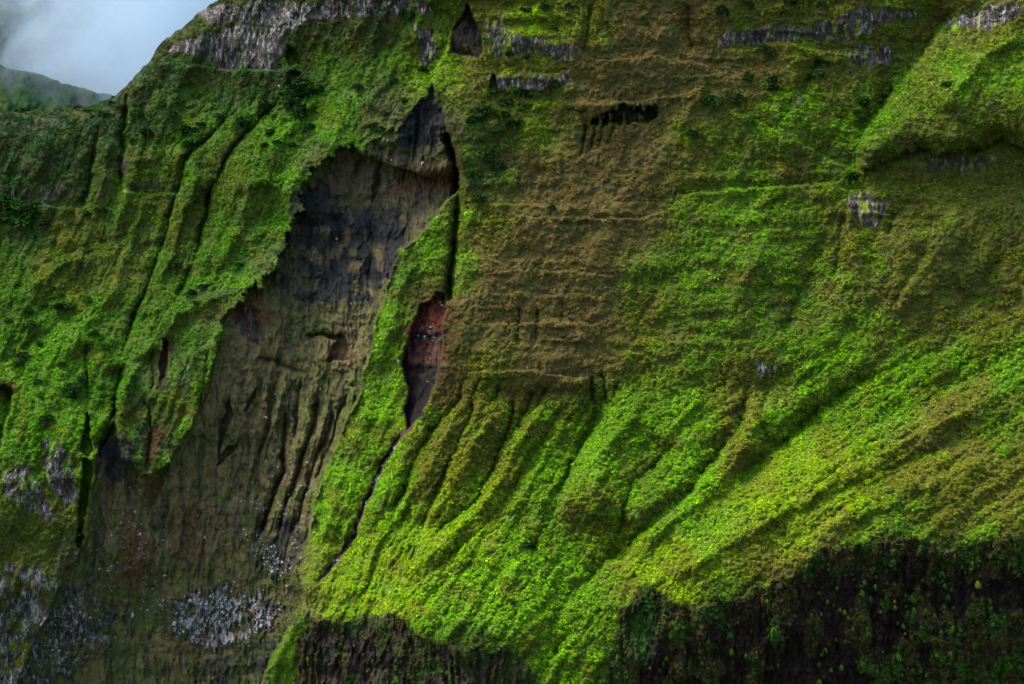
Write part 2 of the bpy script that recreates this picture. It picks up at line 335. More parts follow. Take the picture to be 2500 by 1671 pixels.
# strata of the brown wall and the basin head
st = vn(QX/700, (PY+wy*.3)/17, 2)-.5
st2 = vn(QX/500+4, (PY+wy*.3)/8, 5)-.5
brk = ss(-.35, .35, fbm(QX/150, QY/60, 6, 4))
st = vn(QX/420, (PY+wy*.9+PX*.03)/24, 2)-.5; st2 = vn(QX/260+4, (PY+wy*.8-PX*.02)/9, 5)-.5
D += st*(4.8*upR*ss(2000, 1400, PX)*brk+2.0*M_basin+1.2*leftM)+st2*(2.0*upR*brk+.5*M_basin)
a, b = flow(-30); D -= cen*(1-M_cliff)*(ridged(a/17, b/170, 5, 3)-.5)*3.4
a, b = flow(-20); D -= leftM*(ridged(a/24, b/190, 6, 3)-.5)*4.0
a, b = flow(-52); D -= lowR*(1-M_cliff)*(ridged(a/24, b/190, 4, 2)-.5)*2.2
a, b = flow(-8); D -= upR*(ridged(a/14, b/60, 7, 3)-.5)*2.4*ss(-.1, .3, fbm(QX/120, QY/50, 2, 3))
D += fbm(QX/75, QY/75, 4, 4)*3.0 + fbm(QX/26, QY/26, 1, 3)*1.3*(1-M_basin*.6)

# ------------------------------------------------------------------ what covers it
PAL = {'B': (.088,.205,.003), 'G': (.068,.142,.004), 'D': (.018,.052,.008), 'Y': (.135,.215,.002), 'O': (.100,.112,.006),
       'K': (.120,.080,.020), 'J': (.092,.108,.009), 'N': (.088,.070,.030), 'X': (.012,.013,.016), 'R': (.070,.020,.012), 'Q': (.009,.006,.0045)}
cov = [
 "DDDDDDDDGOYOKKOOOOOO",
 "DDDDDDGGYOOKKKKOOGBB",
 "DDDGGBBNNDYKKOGBBGGO",
 "DDOGOBNNRDKKKOGOGJOJ",
 "DOGOGBXNBOKKKGBGOJJJ",
 "GOOGBNXXBKKKGGGGOJJJ",
 "GBGGNNNBRKKKOGGGGOJO",
 "BBGGNNNBROKKOGOGBBGB",
 "BBDONNNBOOOGGBOBGBOG",
 "GGNNNNBBOOBBGBOYYOOO",
 "OONNNNBBYYGOGBYYYGOO",
 "ONNNNNYYYBBBYYYOODDD",
 "ONNNNNYYBBBGOYDDDDDD",
 "OONNNNDDDDBBDDDDDDDD"]
C = coarse(cov, lambda c: PAL[c]).astype(np.float32)
def paint(M, col, k=1.0):
    global C
    m = (M*k)[..., None]; C = C*(1-m)+np.array(col, np.float32)*m
n1 = fbm(QX/45, QY/45, 5, 4); n2 = fbm(QX/18, QY/18, 6, 3); n3 = fbm(QX/100+3, QY/100, 7, 3)
nonb = 1-M_basin
C *= (1-np.array([.42, .27, .0], np.float32)*ss(1000, 820, PX)[..., None]*ss(1600, 1400, PY)[..., None]*(1-ss(560, 680, PX)*ss(700, 900, PY))[..., None])  # cloud shade over the left side, put into the cover colour: darker and cooler
kr = ss(.88, 1.15, C[..., 0]/C[..., 1])
paint(ss(.12, .4, n1)*nonb*ss(900, 1100, PX+PY*.2)*.55*(1-.85*kr), PAL['B'])
paint(ss(.15, .45, -n1+.2*n2)*nonb*.6*(1-.8*kr)*(1-.6*ss(900, 600, PX)*ss(560, 450, PY)), PAL['O'])
paint(ss(.0, .4, fbm(QX/55, QY/28, 1, 4))*ss(1000, 860, PX)*ss(700, 400, PY)*nonb*.45, PAL['D'])
paint(ss(.2, .5, n3)*nonb*ss(1500, 1800, PX)*.3, PAL['K'])
def box(A, r):
    for ax_ in (0, 1):
        p = np.pad(A, [(r+1, r) if k == ax_ else (0, 0) for k in (0, 1)], 'edge').astype(np.float64).cumsum(ax_)
        A = (p[2*r+1:] - p[:-2*r-1]) if ax_ == 0 else (p[:, 2*r+1:]-p[:, :-2*r-1])
        A = A/(2*r+1)
    return A.astype(np.float32)
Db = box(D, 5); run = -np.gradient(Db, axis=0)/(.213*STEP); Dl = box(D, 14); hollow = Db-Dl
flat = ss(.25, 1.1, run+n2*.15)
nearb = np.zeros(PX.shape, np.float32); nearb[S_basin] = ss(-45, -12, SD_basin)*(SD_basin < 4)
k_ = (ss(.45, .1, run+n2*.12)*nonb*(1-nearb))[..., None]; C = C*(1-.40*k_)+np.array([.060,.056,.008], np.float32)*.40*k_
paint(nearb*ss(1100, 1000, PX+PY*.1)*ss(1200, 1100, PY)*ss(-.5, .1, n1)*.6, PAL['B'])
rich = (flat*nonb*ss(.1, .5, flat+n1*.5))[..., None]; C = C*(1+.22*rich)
wet = (ss(.6, 2.5, hollow)*flat*nonb)[..., None]; C = C*(1-.5*wet)+np.array([.045,.19,.004], np.float32)*.5*wet
paint(M_basin, PAL['N'])
drip = fbm(QX/9, QY/110, 2, 4); mott = fbm(QX/30, QY/38, 4, 5)
paint(M_basin*ss(-.1, .25, n3+mott*.7)*.65, (.050,.058,.014))
paint(M_basin*ss(.05, .30, drip)*.6, (.022,.020,.016))
paint(M_basin*ss(.05, .35, mott)*(.15+.4*ss(560, 760, PY)), (.105,.074,.034)); paint(M_basin*ss(760, 600, PY)*.45, (.030,.027,.020)); paint(M_basin*ss(.2, .4, fbm(QX/20+7, QY/30, 6, 4))*ss(700, 1250, PY)*.5, (.050,.075,.010))
em = np.zeros(PX.shape, np.float32); em[S_basin] = ss(34, 0, SD_basin)*ss(-.25, .2, fbm(PX[S_basin]/12, PY[S_basin]/26, 3, 4)); paint(M_basin*em*.7, (.045,.070,.008))
paint(M_basin*ss(.25, .5, fbm(QX/12, QY/14, 7, 4))*.5, (.012,.013,.015))
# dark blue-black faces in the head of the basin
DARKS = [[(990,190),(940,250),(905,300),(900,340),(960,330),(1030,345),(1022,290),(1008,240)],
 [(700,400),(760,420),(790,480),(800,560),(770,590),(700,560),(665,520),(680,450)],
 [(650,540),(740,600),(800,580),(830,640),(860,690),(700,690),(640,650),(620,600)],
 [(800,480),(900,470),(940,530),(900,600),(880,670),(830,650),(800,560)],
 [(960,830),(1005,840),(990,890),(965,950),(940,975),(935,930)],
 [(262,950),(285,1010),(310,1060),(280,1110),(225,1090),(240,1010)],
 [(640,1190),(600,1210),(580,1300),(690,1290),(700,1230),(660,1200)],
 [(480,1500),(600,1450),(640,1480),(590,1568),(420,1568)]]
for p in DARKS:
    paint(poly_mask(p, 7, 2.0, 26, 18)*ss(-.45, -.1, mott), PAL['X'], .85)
for p, k in [([(905,420),(960,385),(1040,370),(1050,430),(980,440),(900,440)], .4), ([(540,690),(600,680),(630,720),(600,760),(545,750)], .6),
          ([(1300,95),(1330,100),(1330,135),(1290,130)], .8), ([(750,780),(800,780),(800,830),(750,835)], .35), ([(380,1180),(460,1150),(470,1300),(400,1300)],.3),
          ([(365,780),(388,790),(380,880),(362,880)],.8), ([(320,1080),(340,970),(370,990),(335,1100)],.7), ([(-100,870),(38,870),(30,920),(-100,930)],.5),
          ([(290,1200),(350,1240),(330,1420),(280,1330)],.5)]:
    paint(poly_mask(p, 8, 1.2, 12, 20), PAL['R'], k)
RM = poly_mask([(1003,668),(1028,705),(1014,740),(1010,765),(925,765),(962,702)], 3, .8)
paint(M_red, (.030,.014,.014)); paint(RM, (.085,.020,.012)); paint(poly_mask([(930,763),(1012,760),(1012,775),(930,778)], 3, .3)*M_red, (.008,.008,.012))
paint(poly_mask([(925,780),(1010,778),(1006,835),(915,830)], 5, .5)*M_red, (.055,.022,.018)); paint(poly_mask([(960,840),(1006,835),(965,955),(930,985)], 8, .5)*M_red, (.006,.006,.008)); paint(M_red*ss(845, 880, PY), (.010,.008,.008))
paint(M_hole, (.022,.019,.018), .95); paint(M_tri, (.026,.024,.022)); paint(M_tri*ss(0, .3, fbm(QX/10, QY/24, 3, 4)), (.055,.042,.026)); paint(M_tri*ss(0, .3, fbm(QX/8, QY/30, 6, 4)), (.010,.010,.012)); paint(poly_mask([(1035,95),(1100,100),(1098,135),(1035,125)], 8)*M_tri, (.05,.035,.022))  # the hole's shade is deepened in its colour, besides its modelled depth
S, d, s, t = pdist([(945,975),(905,1015),(875,1065),(852,1120),(828,1170),(815,1220),(790,1252),(762,1292),(730,1330)], 40, .6)
gm = np.zeros(PX.shape, np.float32); gm[S] = np.exp(-(d/7)**4); paint(gm, (.055,.028,.022)); bare = np.maximum(gm, M_hole)
paint(M_cliff, PAL['Q']); paint(M_cl*ss(-.3, .3, fbm(QX/14, QY/40, 5, 4))*.8, (.034,.028,.022)); paint(M_cr*ss(.05, .4, fbm(QX/10, QY/60, 5, 4))*.5, (.022,.014,.009))
paint(ss(-.05, .35, fbm(QX/13, QY/8, 6, 4))*nonb*upR*.35, (.045,.075,.007)); paint(ss(.1, .4, fbm(QX/22, QY/7, 3, 3))*nonb*upR*.45, (.070,.048,.022))
# pale rock outcrops
WH = [([(430,28),(520,8),(700,0),(985,-10),(990,24),(900,36),(800,42),(700,56),(660,72),(600,60),(500,52)],1.0),
 ([(385,118),(430,95),(520,70),(560,50),(640,60),(655,110),(640,145),(600,158),(500,158),(440,135)],1.0),([(950,60),(1000,70),(1000,130),(970,165),(965,110)],1),
 ([(1115,55),(1160,60),(1200,90),(1330,105),(1330,140),(1220,130),(1120,125)],.8),([(1115,165),(1200,185),(1310,155),(1310,190),(1220,215),(1130,205)],.9),
 ([(1640,75),(1720,70),(1860,60),(1940,30),(2000,20),(2110,15),(2100,40),(2000,60),(1960,100),(1900,85),(1800,95),(1650,110)],.85),
 ([(1930,105),(1990,100),(2050,115),(2040,150),(1960,155),(1930,135)],1),([(2160,50),(2250,20),(2346,0),(2346,35),(2240,70),(2170,70)],1),
 ([(1930,450),(1980,440),(2030,470),(2020,520),(1960,510)],.8),([(2100,345),(2230,350),(2290,360),(2260,395),(2130,390)],.7),([(1960,330),(2010,340),(2010,400),(1965,400)],.4),
 ([(1730,830),(1785,830),(1780,865),(1745,862)],1),([(0,430),(150,435),(150,465),(0,470)],.6),([(280,425),(420,420),(420,440),(280,440)],.5),([(275,360),(290,360),(288,430),(277,430)],.8),
 ([(70,265),(150,270),(150,290),(60,290)],.5),([(1820,215),(1850,215),(1848,245),(1822,245)],.6),([(10,1075),(70,1070),(100,1130),(120,1190),(60,1170),(5,1130)],.9),([(100,1010),(140,1020),(160,1060),(190,1130),(150,1170),(100,1090)],.9),
 ([(300,870),(400,800),(450,830),(430,900),(330,890)],.4),([(540,690),(600,700),(590,790),(540,760)],.6),([(1310,840),(1350,845),(1340,862),(1300,860)],.6),
 ([(640,0),(660,0),(660,60),(640,60)],.4)]
white = np.zeros(PX.shape, np.float32)
for p, k in WH:
    white = np.maximum(white, poly_mask(p, 6, 1.3, 12, 22)*k)
WB = [([(-100,1310),(60,1290),(180,1350),(260,1400),(240,1470),(150,1568),(-100,1720)],.75),([(380,1400),(420,1350),(520,1340),(600,1360),(640,1400),(610,1460),(480,1475),(400,1450)],1),
      ([(560,1250),(640,1240),(690,1280),(660,1320),(580,1310)],.4)]
for p, k in WB:
    white = np.maximum(white, poly_mask(p, 14, 1.5, 30, 26)*k*1.5*ss(-.5, .1, fbm(QX/20, QY/20, 2, 4)))
rock = np.clip(white*1.3, 0, 1)*(1-.0*PX)
streak = vn(QX/7, QY/60, 3)*.6+vn(QX/3.3, QY/24, 4)*.4
paint(rock*ss(.26, .42, streak+.25*n2+white*.12-.1), (.034,.028,.023))
barew = np.maximum.reduce([rock, M_basin*.985, M_red, M_tri, bare, M_cliff*.82])
# basin floor creeps back to moss and scrub at its foot
foot = M_basin*ss(1180, 1430, PY+n3*80)*ss(-.25, .25, n1+.1)*(1-white*.8)
leftfoot = M_basin*0
veg = np.clip(1-barew+foot*.42, 0, 1)*ss(1.0, .0, M_red)
veg *= 1-.0*n1
veg = np.where(rock > .1, np.maximum(veg*ss(.30, .7, vn(QX/16, QY/22, 2)+(1-rock)*.6), .7*ss(.14, .30, fbm(QX/20, QY/15, 6, 4))*(1-M_basin)), veg)
paint(foot*.7, (.050,.060,.016))
m = poly_mask([(590,1640),(605,1568),(625,1500),(660,1445),(695,1400),(700,1430),(672,1490),(680,1640)], 8, 1, 14, 20); veg = np.maximum(veg, m*.9); M_cliff = M_cliff*(1-m); paint(m, PAL['G'])
for p in [[(1420,1390),(1540,1390),(1500,1470),(1440,1568),(1390,1568),(1400,1480)],[(1150,1500),(1220,1530),(1260,1568),(1130,1568)]]:
    m = poly_mask(p, 18, 1.5, 22, 25); veg = np.maximum(veg, m*.7); paint(m*.7, PAL['D'])
S, s_ = poly_sd(CLIFF_R, 160, 1.2); edge = np.zeros(PX.shape, np.float32); edge[S] = ss(95, -5, s_+fbm(PX[S]/26, PY[S]/60, 2, 3)*30)
S, s_ = poly_sd(CLIFF_L, 160, 1.0); e2 = np.zeros(PX.shape, np.float32); e2[S] = ss(26, -4, s_); edge = np.maximum(edge*M_cr, e2*M_cl)
patch = ss(.05, .35, fbm(QX/48, QY/80, 2, 4)+.25*ss(1900, 2200, PX)*ss(1300, 1500, PY))
on_cliff = M_cliff*np.clip(np.maximum(patch*1.5, M_cl*ss(-.2, .3, fbm(QX/30, QY/40, 6, 4)))*.55+edge*(.45+.5*ss(-.3, .3, n1)), 0, 1)
veg = np.maximum(veg*(1-M_cliff), on_cliff)
tintc = ss(-.2, .3, fbm(QX/26, QY/40, 5, 3))[..., None]
Cc = np.array([.050,.042,.010], np.float32)*(1-tintc)+np.array([.022,.060,.008], np.float32)*tintc
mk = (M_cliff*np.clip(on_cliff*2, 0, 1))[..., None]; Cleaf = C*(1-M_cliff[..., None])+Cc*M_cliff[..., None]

# rock relief: columns and blocks
col_r = ridged(QX/9, QY/75, 2, 3)-.5
blk = vn(np.floor(QX/13+vn(QX/9, QY/30, 3)*2), np.floor(QY/30), 5)-.5
D -= rock*(col_r*1.7+blk*1.2+fbm(QX/14, QY/22, 3, 3)*1.8)
D -= M_cliff*((ridged(QX/15, QY/110, 6, 4)-.5)*6+(ridged(QX/7, QY/18, 2, 3)-.5)*2.4+blk*2+fbm(QX/38, QY/60, 3, 3)*4)
S_lip = (M_cliff*(1-M_cliff))*4
blk2 = vn(np.floor(QX/8+vn(QX/6, QY/20, 3)*1.5), np.floor(QY/19+vn(QX/20, QY/20, 4)*2), 6)-.5
D -= M_basin*blk2*1.5
D -= M_basin*((vn(QX/4, QY/9, 6)-.5)*1.2*(1+2*white)+(ridged(QX/9, QY/110, 2, 4)-.5)*2.6+fbm(QX/20, QY/16, 1, 4)*1.0)
D -= (M_red+M_tri)*((ridged(QX/10, QY/40, 1, 3)-.5)*3.4+fbm(QX/12, QY/12, 3, 3)*1.4)
paint(M_red*ss(.05, .3, fbm(QX/9, QY/16, 3, 4))*.6, (.014,.008,.008))
# low growth as relief on the planted ground
lump = vn(QX/10, QY/7.5, 3)*.55+vn(QX/5, QY/4.2, 5)*.45
lump = ss(.15, .85, lump)
D -= veg*(lump-.5)*2.3*(1-.35*ss(1100, 800, PX))*(1-.4*upR)
# talus fans under cliffs keep their own soft grain
# ------------------------------------------------------------------ turn plan + depth into the mountain
skyY = np.interp(gx, SKY[:, 0], SKY[:, 1])[None, :]+0*PY
skyY = skyY+((vn(PX/13, PX*0, 2)-.5)*7+(vn(PX/37, PX*0+3.5, 3)-.5)*9)*ss(1400, 200, PX)
above = skyY-PY
D += 26*np.exp(-np.maximum(-above, 0)/22)*(PX < 760)*1.0            # the crest rounds away
i_sky = np.clip(((skyY-gy[0])/STEP).astype(int)+1, 0, NY-1)
D_sky = np.take_along_axis(D, i_sky, 0)
D2 = np.where(above > 0, D_sky+6+above*.9, D)
Yp = np.where(above > 0, skyY+above*.75, PY)
# beyond the frame the face carries on
Xp = PX.copy()
m = np.maximum(PX-(W+285), 0); Xp += m*9; D2 -= m*1.0
m = np.maximum(-285-PX, 0); Xp -= m*9; D2 += m*1.5
m = np.maximum(Yp-(H+70), 0); Yp = Yp+m*22; D2 -= m*2
m = np.maximum(-70-Yp, 0)*(above <= 0); Yp = Yp-m*6; D2 += m*4.0
VX = (Xp/W-.5)*.5*D2; VY = D2; VZ = -(Yp/H-.5)*.5*(684/1024)*D2
V = np.stack([VX, VY, VZ], -1).astype(np.float32)
idx = np.arange(NX*NY, dtype=np.int32).reshape(NY, NX)
F = np.stack([idx[1:, :-1], idx[1:, 1:], idx[:-1, 1:], idx[:-1, :-1]], -1).reshape(-1, 4)
# ground colour: litter and earth under the leaves, the rock's own colour elsewhere
litter = np.array([.030,.028,.012], np.float32)
vg = np.clip(veg, 0, 1)[..., None]
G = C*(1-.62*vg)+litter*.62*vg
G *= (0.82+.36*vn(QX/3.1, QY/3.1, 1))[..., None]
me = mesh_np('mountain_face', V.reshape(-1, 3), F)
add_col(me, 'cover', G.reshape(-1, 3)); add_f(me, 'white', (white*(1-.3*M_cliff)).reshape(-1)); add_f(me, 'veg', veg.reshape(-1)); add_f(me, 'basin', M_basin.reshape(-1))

def mat(name):
    m = bpy.data.materials.new(name); m.use_nodes = True; nt = m.node_tree
    return m, nt.nodes, nt.links, nt.nodes['Principled BSDF']
def N(nodes, t, **kw):
    n = nodes.new(t)
    for k, v in kw.items(): setattr(n, k, v)
    return n
def rock_material():
    m, n, l, bs = mat('mountain_ground')
    at = N(n, 'ShaderNodeAttribute', attribute_name='cover'); wh = N(n, 'ShaderNodeAttribute', attribute_name='white'); vg_ = N(n, 'ShaderNodeAttribute', attribute_name='veg')
    ge = N(n, 'ShaderNodeNewGeometry')
    def noise(scale, vec, det=4, rough=.6):
        mp = N(n, 'ShaderNodeMapping'); mp.inputs['Scale'].default_value = vec
        l.new(ge.outputs['Position'], mp.inputs[0])
        t = N(n, 'ShaderNodeTexNoise'); t.inputs['Scale'].default_value = scale; t.inputs['Detail'].default_value = det; t.inputs['Roughness'].default_value = rough
        l.new(mp.outputs[0], t.inputs['Vector']); return t.outputs['Fac']
    def math_(op, a, b):
        t = N(n, 'ShaderNodeMath', operation=op)
        for i, v in enumerate((a, b)):
            if hasattr(v, 'node'): l.new(v, t.inputs[i])
            elif v is not None: t.inputs[i].default_value = v
        return t.outputs[0]
    def ramp(fac, a, b):
        t = N(n, 'ShaderNodeMapRange', interpolation_type='SMOOTHSTEP'); l.new(fac, t.inputs[0]); t.inputs[1].default_value = a; t.inputs[2].default_value = b
        return t.outputs[0]
    st_ = noise(.62, (1, .6, .30), 8, .82)
    fine = noise(1.1, (1, 1, .8), 5, .7)
    sm = math_('MULTIPLY', ramp(math_('ADD', st_, math_('MULTIPLY', wh.outputs['Fac'], .10)), .615, .68), wh.outputs['Fac'])
    mx = N(n, 'ShaderNodeMix', data_type='RGBA'); l.new(sm, mx.inputs[0]); l.new(at.outputs['Color'], mx.inputs[6]); mx.inputs[7].default_value = (.195, .185, .175, 1)
    mid = noise(.28, (1, .8, .45), 7, .75); grit = math_('ADD', math_('MULTIPLY', fine, .45), math_('MULTIPLY', mid, .55))
    var = N(n, 'ShaderNodeMapRange'); l.new(grit, var.inputs[0]); var.inputs[1].default_value = .34; var.inputs[2].default_value = .66; var.inputs[3].default_value = .35; var.inputs[4].default_value = 1.75
    vm = N(n, 'ShaderNodeVectorMath', operation='SCALE'); l.new(mx.outputs[2], vm.inputs[0]); l.new(var.outputs[0], vm.inputs[3])
    l.new(vm.outputs[0], bs.inputs['Base Color']); bs.inputs['Roughness'].default_value = .95; bs.inputs['Specular IOR Level'].default_value = .05
    h = math_('ADD', math_('MULTIPLY', fine, 1.0), math_('MULTIPLY', st_, 1.6))
    bp = N(n, 'ShaderNodeBump'); bp.inputs['Strength'].default_value = .8; bp.inputs['Distance'].default_value = 1.0
    l.new(h, bp.inputs['Height']); l.new(bp.outputs[0], bs.inputs['Normal'])
    return m
me.materials.append(rock_material())
mo = bpy.data.objects.new('mountain_face', me); COL.objects.link(mo); tag(mo, 'steep folded mountainside of green slopes, bare brown hollow and dark cliffs', kind='structure')

# valley floor far below, out to the horizon
def sheet(name, z, r, mt, label):
    me = mesh_np(name, [(-r, -r, z), (r, -r, z), (r, r, z), (-r, r, z)], [(0, 1, 2, 3)], False); me.materials.append(mt)
    o = bpy.data.objects.new(name, me); COL.objects.link(o); tag(o, label, kind='structure')
gm_, gn, gl, gb = mat('valley_scrub')
t = N(gn, 'ShaderNodeTexNoise'); t.inputs['Scale'].default_value = .01; t.inputs['Detail'].default_value = 8
tc = N(gn, 'ShaderNodeNewGeometry'); gl.new(tc.outputs['Position'], t.inputs['Vector'])
rp = N(gn, 'ShaderNodeValToRGB'); gl.new(t.outputs['Fac'], rp.inputs[0]); rp.color_ramp.elements[0].color = (.02, .05, .01, 1); rp.color_ramp.elements[1].color = (.06, .09, .02, 1)
gl.new(rp.outputs[0], gb.inputs['Base Color']); gb.inputs['Roughness'].default_value = .95
sheet('valley_ground', -520, 14000, gm_, 'scrub covered valley floor far below the cliffs')

# ------------------------------------------------------------------ normals on the grid
dX = np.gradient(V, axis=1); dY = np.gradient(V, axis=0)
NRM = np.cross(dX, dY); NRM /= np.linalg.norm(NRM, axis=-1, keepdims=True)+1e-9
NRM = np.where((NRM[..., 1:2] > 0), -NRM, NRM)        # towards the open air
print('grid', NX, NY, 'depth', D.min(), D.max())

# ------------------------------------------------------------------ leaf clumps
def leaf_material(name, attr=None, base=None, inst=True):
    m, n, l, bs = mat(name)
    info = N(n, 'ShaderNodeObjectInfo')
    if attr:
        a = N(n, 'ShaderNodeAttribute', attribute_name=attr); a.attribute_type = 'INSTANCER' if inst else 'GEOMETRY'; colr = a.outputs['Color']
    else:
        rgb = N(n, 'ShaderNodeRGB'); rgb.outputs[0].default_value = (*base, 1); colr = rgb.outputs[0]
    ge = N(n, 'ShaderNodeNewGeometry')
    no = N(n, 'ShaderNodeTexNoise'); no.inputs['Scale'].default_value = .9; no.inputs['Detail'].default_value = 3; l.new(ge.outputs['Position'], no.inputs['Vector'])
    mr = N(n, 'ShaderNodeMapRange'); l.new(no.outputs['Fac'], mr.inputs[0]); mr.inputs[1].default_value = .3; mr.inputs[2].default_value = .7; mr.inputs[3].default_value = .6; mr.inputs[4].default_value = 1.5
    vm = N(n, 'ShaderNodeVectorMath', operation='SCALE'); l.new(colr, vm.inputs[0]); l.new(mr.outputs[0], vm.inputs[3])
    l.new(vm.outputs[0], bs.inputs['Base Color']); bs.inputs['Roughness'].default_value = .8; bs.inputs['Specular IOR Level'].default_value = .03
    return m
def leaf(Vs, Fs, base, d, up, L, w, droop):
    """one bent leaf: two quads"""
    d = np.array(d, float); d /= np.linalg.norm(d); sd_ = np.cross(d, up); sd_ /= np.linalg.norm(sd_)+1e-9
    b = np.array(base, float); mid = b+d*L*.55; tip = b+d*L+np.array([0, 0, -droop*L])
    k = len(Vs)
    Vs += [b-sd_*w*.3, b+sd_*w*.3, mid+sd_*w, mid-sd_*w, tip+sd_*w*.25, tip-sd_*w*.25]
    Fs += [(k, k+1, k+2, k+3), (k+3, k+2, k+4, k+5)]
def clump(seed, n, spread, L, w, droop):
    r = random.Random(seed); Vs, Fs = [], []
    for i in range(n):
        a = i*2.399+r.uniform(-.4, .4); el = r.uniform(.15, 1.25)
        d = (math.cos(a)*math.cos(el), math.sin(a)*math.cos(el), math.sin(el))
        rr = spread*math.sqrt(r.random())
        leaf(Vs, Fs, (math.cos(a)*rr, math.sin(a)*rr, r.uniform(-.15, .15)), d, (0, 0, 1), L*r.uniform(.7, 1.2), w*r.uniform(.8, 1.2), droop*r.uniform(.5, 1.4))
    return np.array(Vs), np.array(Fs)
lm = leaf_material('fern_leaf', 'tint')
protos = bpy.data.collections.new('leaf_clump_sources')
for k, (n_, sp, L, w_, dr) in enumerate([(16, .35, .95, .17, .45), (14, .5, .75, .24, .3), (20, .3, .8, .13, .6), (12, .5, .6, .30, .2)]):
    v_, f_ = clump(k+3, n_, sp, L, w_, dr)
    m_ = mesh_np('leaf_clump', v_, f_, False); m_.materials.append(lm)
    o_ = bpy.data.objects.new('leaf_clump', m_); protos.objects.link(o_)
def scatter(name, label, P, S_, E, T):
    me = bpy.data.meshes.new(name); me.vertices.add(len(P)); me.vertices.foreach_set('co', np.ascontiguousarray(P, np.float32).ravel())
    add_col(me, 'tint', T); add_f(me, 'size', S_)
    a = me.attributes.new('turn', 'FLOAT_VECTOR', 'POINT'); a.data.foreach_set('vector', np.ascontiguousarray(E, np.float32).ravel())
    o = bpy.data.objects.new(name, me); COL.objects.link(o); tag(o, label, 'ground cover', kind='stuff')
    ng = bpy.data.node_groups.new(name+'_nodes', 'GeometryNodeTree')
    ng.interface.new_socket('Geometry', in_out='INPUT', socket_type='NodeSocketGeometry'); ng.interface.new_socket('Geometry', in_out='OUTPUT', socket_type='NodeSocketGeometry')
    n = ng.nodes; l = ng.links
    gi = n.new('NodeGroupInput'); go = n.new('NodeGroupOutput'); iop = n.new('GeometryNodeInstanceOnPoints'); ci = n.new('GeometryNodeCollectionInfo')
    ci.inputs['Collection'].default_value = protos; ci.inputs['Separate Children'].default_value = True; ci.inputs['Reset Children'].default_value = True
    iop.inputs['Pick Instance'].default_value = True
    at = n.new('GeometryNodeInputNamedAttribute'); at.data_type = 'FLOAT'; at.inputs[0].default_value = 'size'
    ar = n.new('GeometryNodeInputNamedAttribute'); ar.data_type = 'FLOAT_VECTOR'; ar.inputs[0].default_value = 'turn'
    ri = n.new('FunctionNodeRandomValue'); ri.data_type = 'INT'; ri.inputs[4].default_value = 0; ri.inputs[5].default_value = 3
    rr = n.new('FunctionNodeRandomValue'); rr.data_type = 'FLOAT'; rr.inputs[2].default_value = 0; rr.inputs[3].default_value = 6.283
    cb = n.new('ShaderNodeCombineXYZ'); ro = n.new('GeometryNodeRotateInstances')
    l.new(gi.outputs[0], iop.inputs['Points']); l.new(ci.outputs[0], iop.inputs['Instance']); l.new(ri.outputs[2], iop.inputs['Instance Index'])
    l.new(at.outputs[0], iop.inputs['Scale']); l.new(ar.outputs[0], iop.inputs['Rotation'])
    l.new(rr.outputs[1], cb.inputs[2]); l.new(cb.outputs[0], ro.inputs['Rotation']); l.new(iop.outputs[0], ro.inputs['Instances']); l.new(ro.outputs[0], go.inputs[0])
    mod = o.modifiers.new('scatter', 'NODES'); mod.node_group = ng
    return o
def grid_at(fx, fy):                       # bilinear point, normal index
    i = fy.astype(int); j = fx.astype(int); u = (fx-j)[:, None]; v = (fy-i)[:, None]
    P = (V[i, j]*(1-u)+V[i, j+1]*u)*(1-v)+(V[i+1, j]*(1-u)+V[i+1, j+1]*u)*v
    return P, NRM[i, j], i, j
area = np.linalg.norm(np.cross(dX, dY), axis=-1)
inframe = (Xp > -288) & (Xp < W+288) & (Yp > -80) & (Yp < H+70) & (above < 14)
gap = .12+.88*ss(.25, .65, lump)
prob = veg*np.minimum(area, 3.2*.21)*gap*inframe
prob[-1] = 0; prob[:, -1] = 0
tot = prob.sum(); NPT = 940000
cdf = np.cumsum(prob.ravel()); u = rng.random(NPT)*cdf[-1]
pick = np.searchsorted(cdf, u); iy, ix = np.divmod(pick, NX); iy = np.minimum(iy, NY-2); ix = np.minimum(ix, NX-2)
P, Nn, iy, ix = grid_at(ix+rng.random(NPT)*.999, iy+rng.random(NPT)*.999)
ax = Nn*.75+np.array([0, 0, .8]); ax /= np.linalg.norm(ax, axis=1, keepdims=True)
E = np.stack([0*ax[:, 0], np.arccos(np.clip(ax[:, 2], -1, 1)), np.arctan2(ax[:, 1], ax[:, 0])], 1)
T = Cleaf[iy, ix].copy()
T *= (.66+.85*rng.random(NPT)**1.4)[:, None]
dry = rng.random(NPT) < .16
T[dry] = T[dry]*.35+np.array([.060, .040, .016])*.65*(.6+.8*rng.random(dry.sum()))[:, None]
dk = rng.random(NPT) < .10; T[dk] *= .45
dryness = np.clip((Cleaf[iy, ix, 0]/(Cleaf[iy, ix, 1]+1e-4)-.5)*1.4, 0, 1)
size = (.42+.72*rng.random(NPT)**2.6)*(.80+.45*ss(.0, .4, fbm(PX/40, PY/34, 3, 3)[iy, ix]))*(1-.35*dryness)*(1-.15*ss(1100, 800, ix*STEP+gx[0]))
size *= np.where(rng.random(NPT) < .03, 1.6, 1)
scatter('fern_cover', 'dense ferns and low leafy growth clothing the slopes', P, size, E, T)

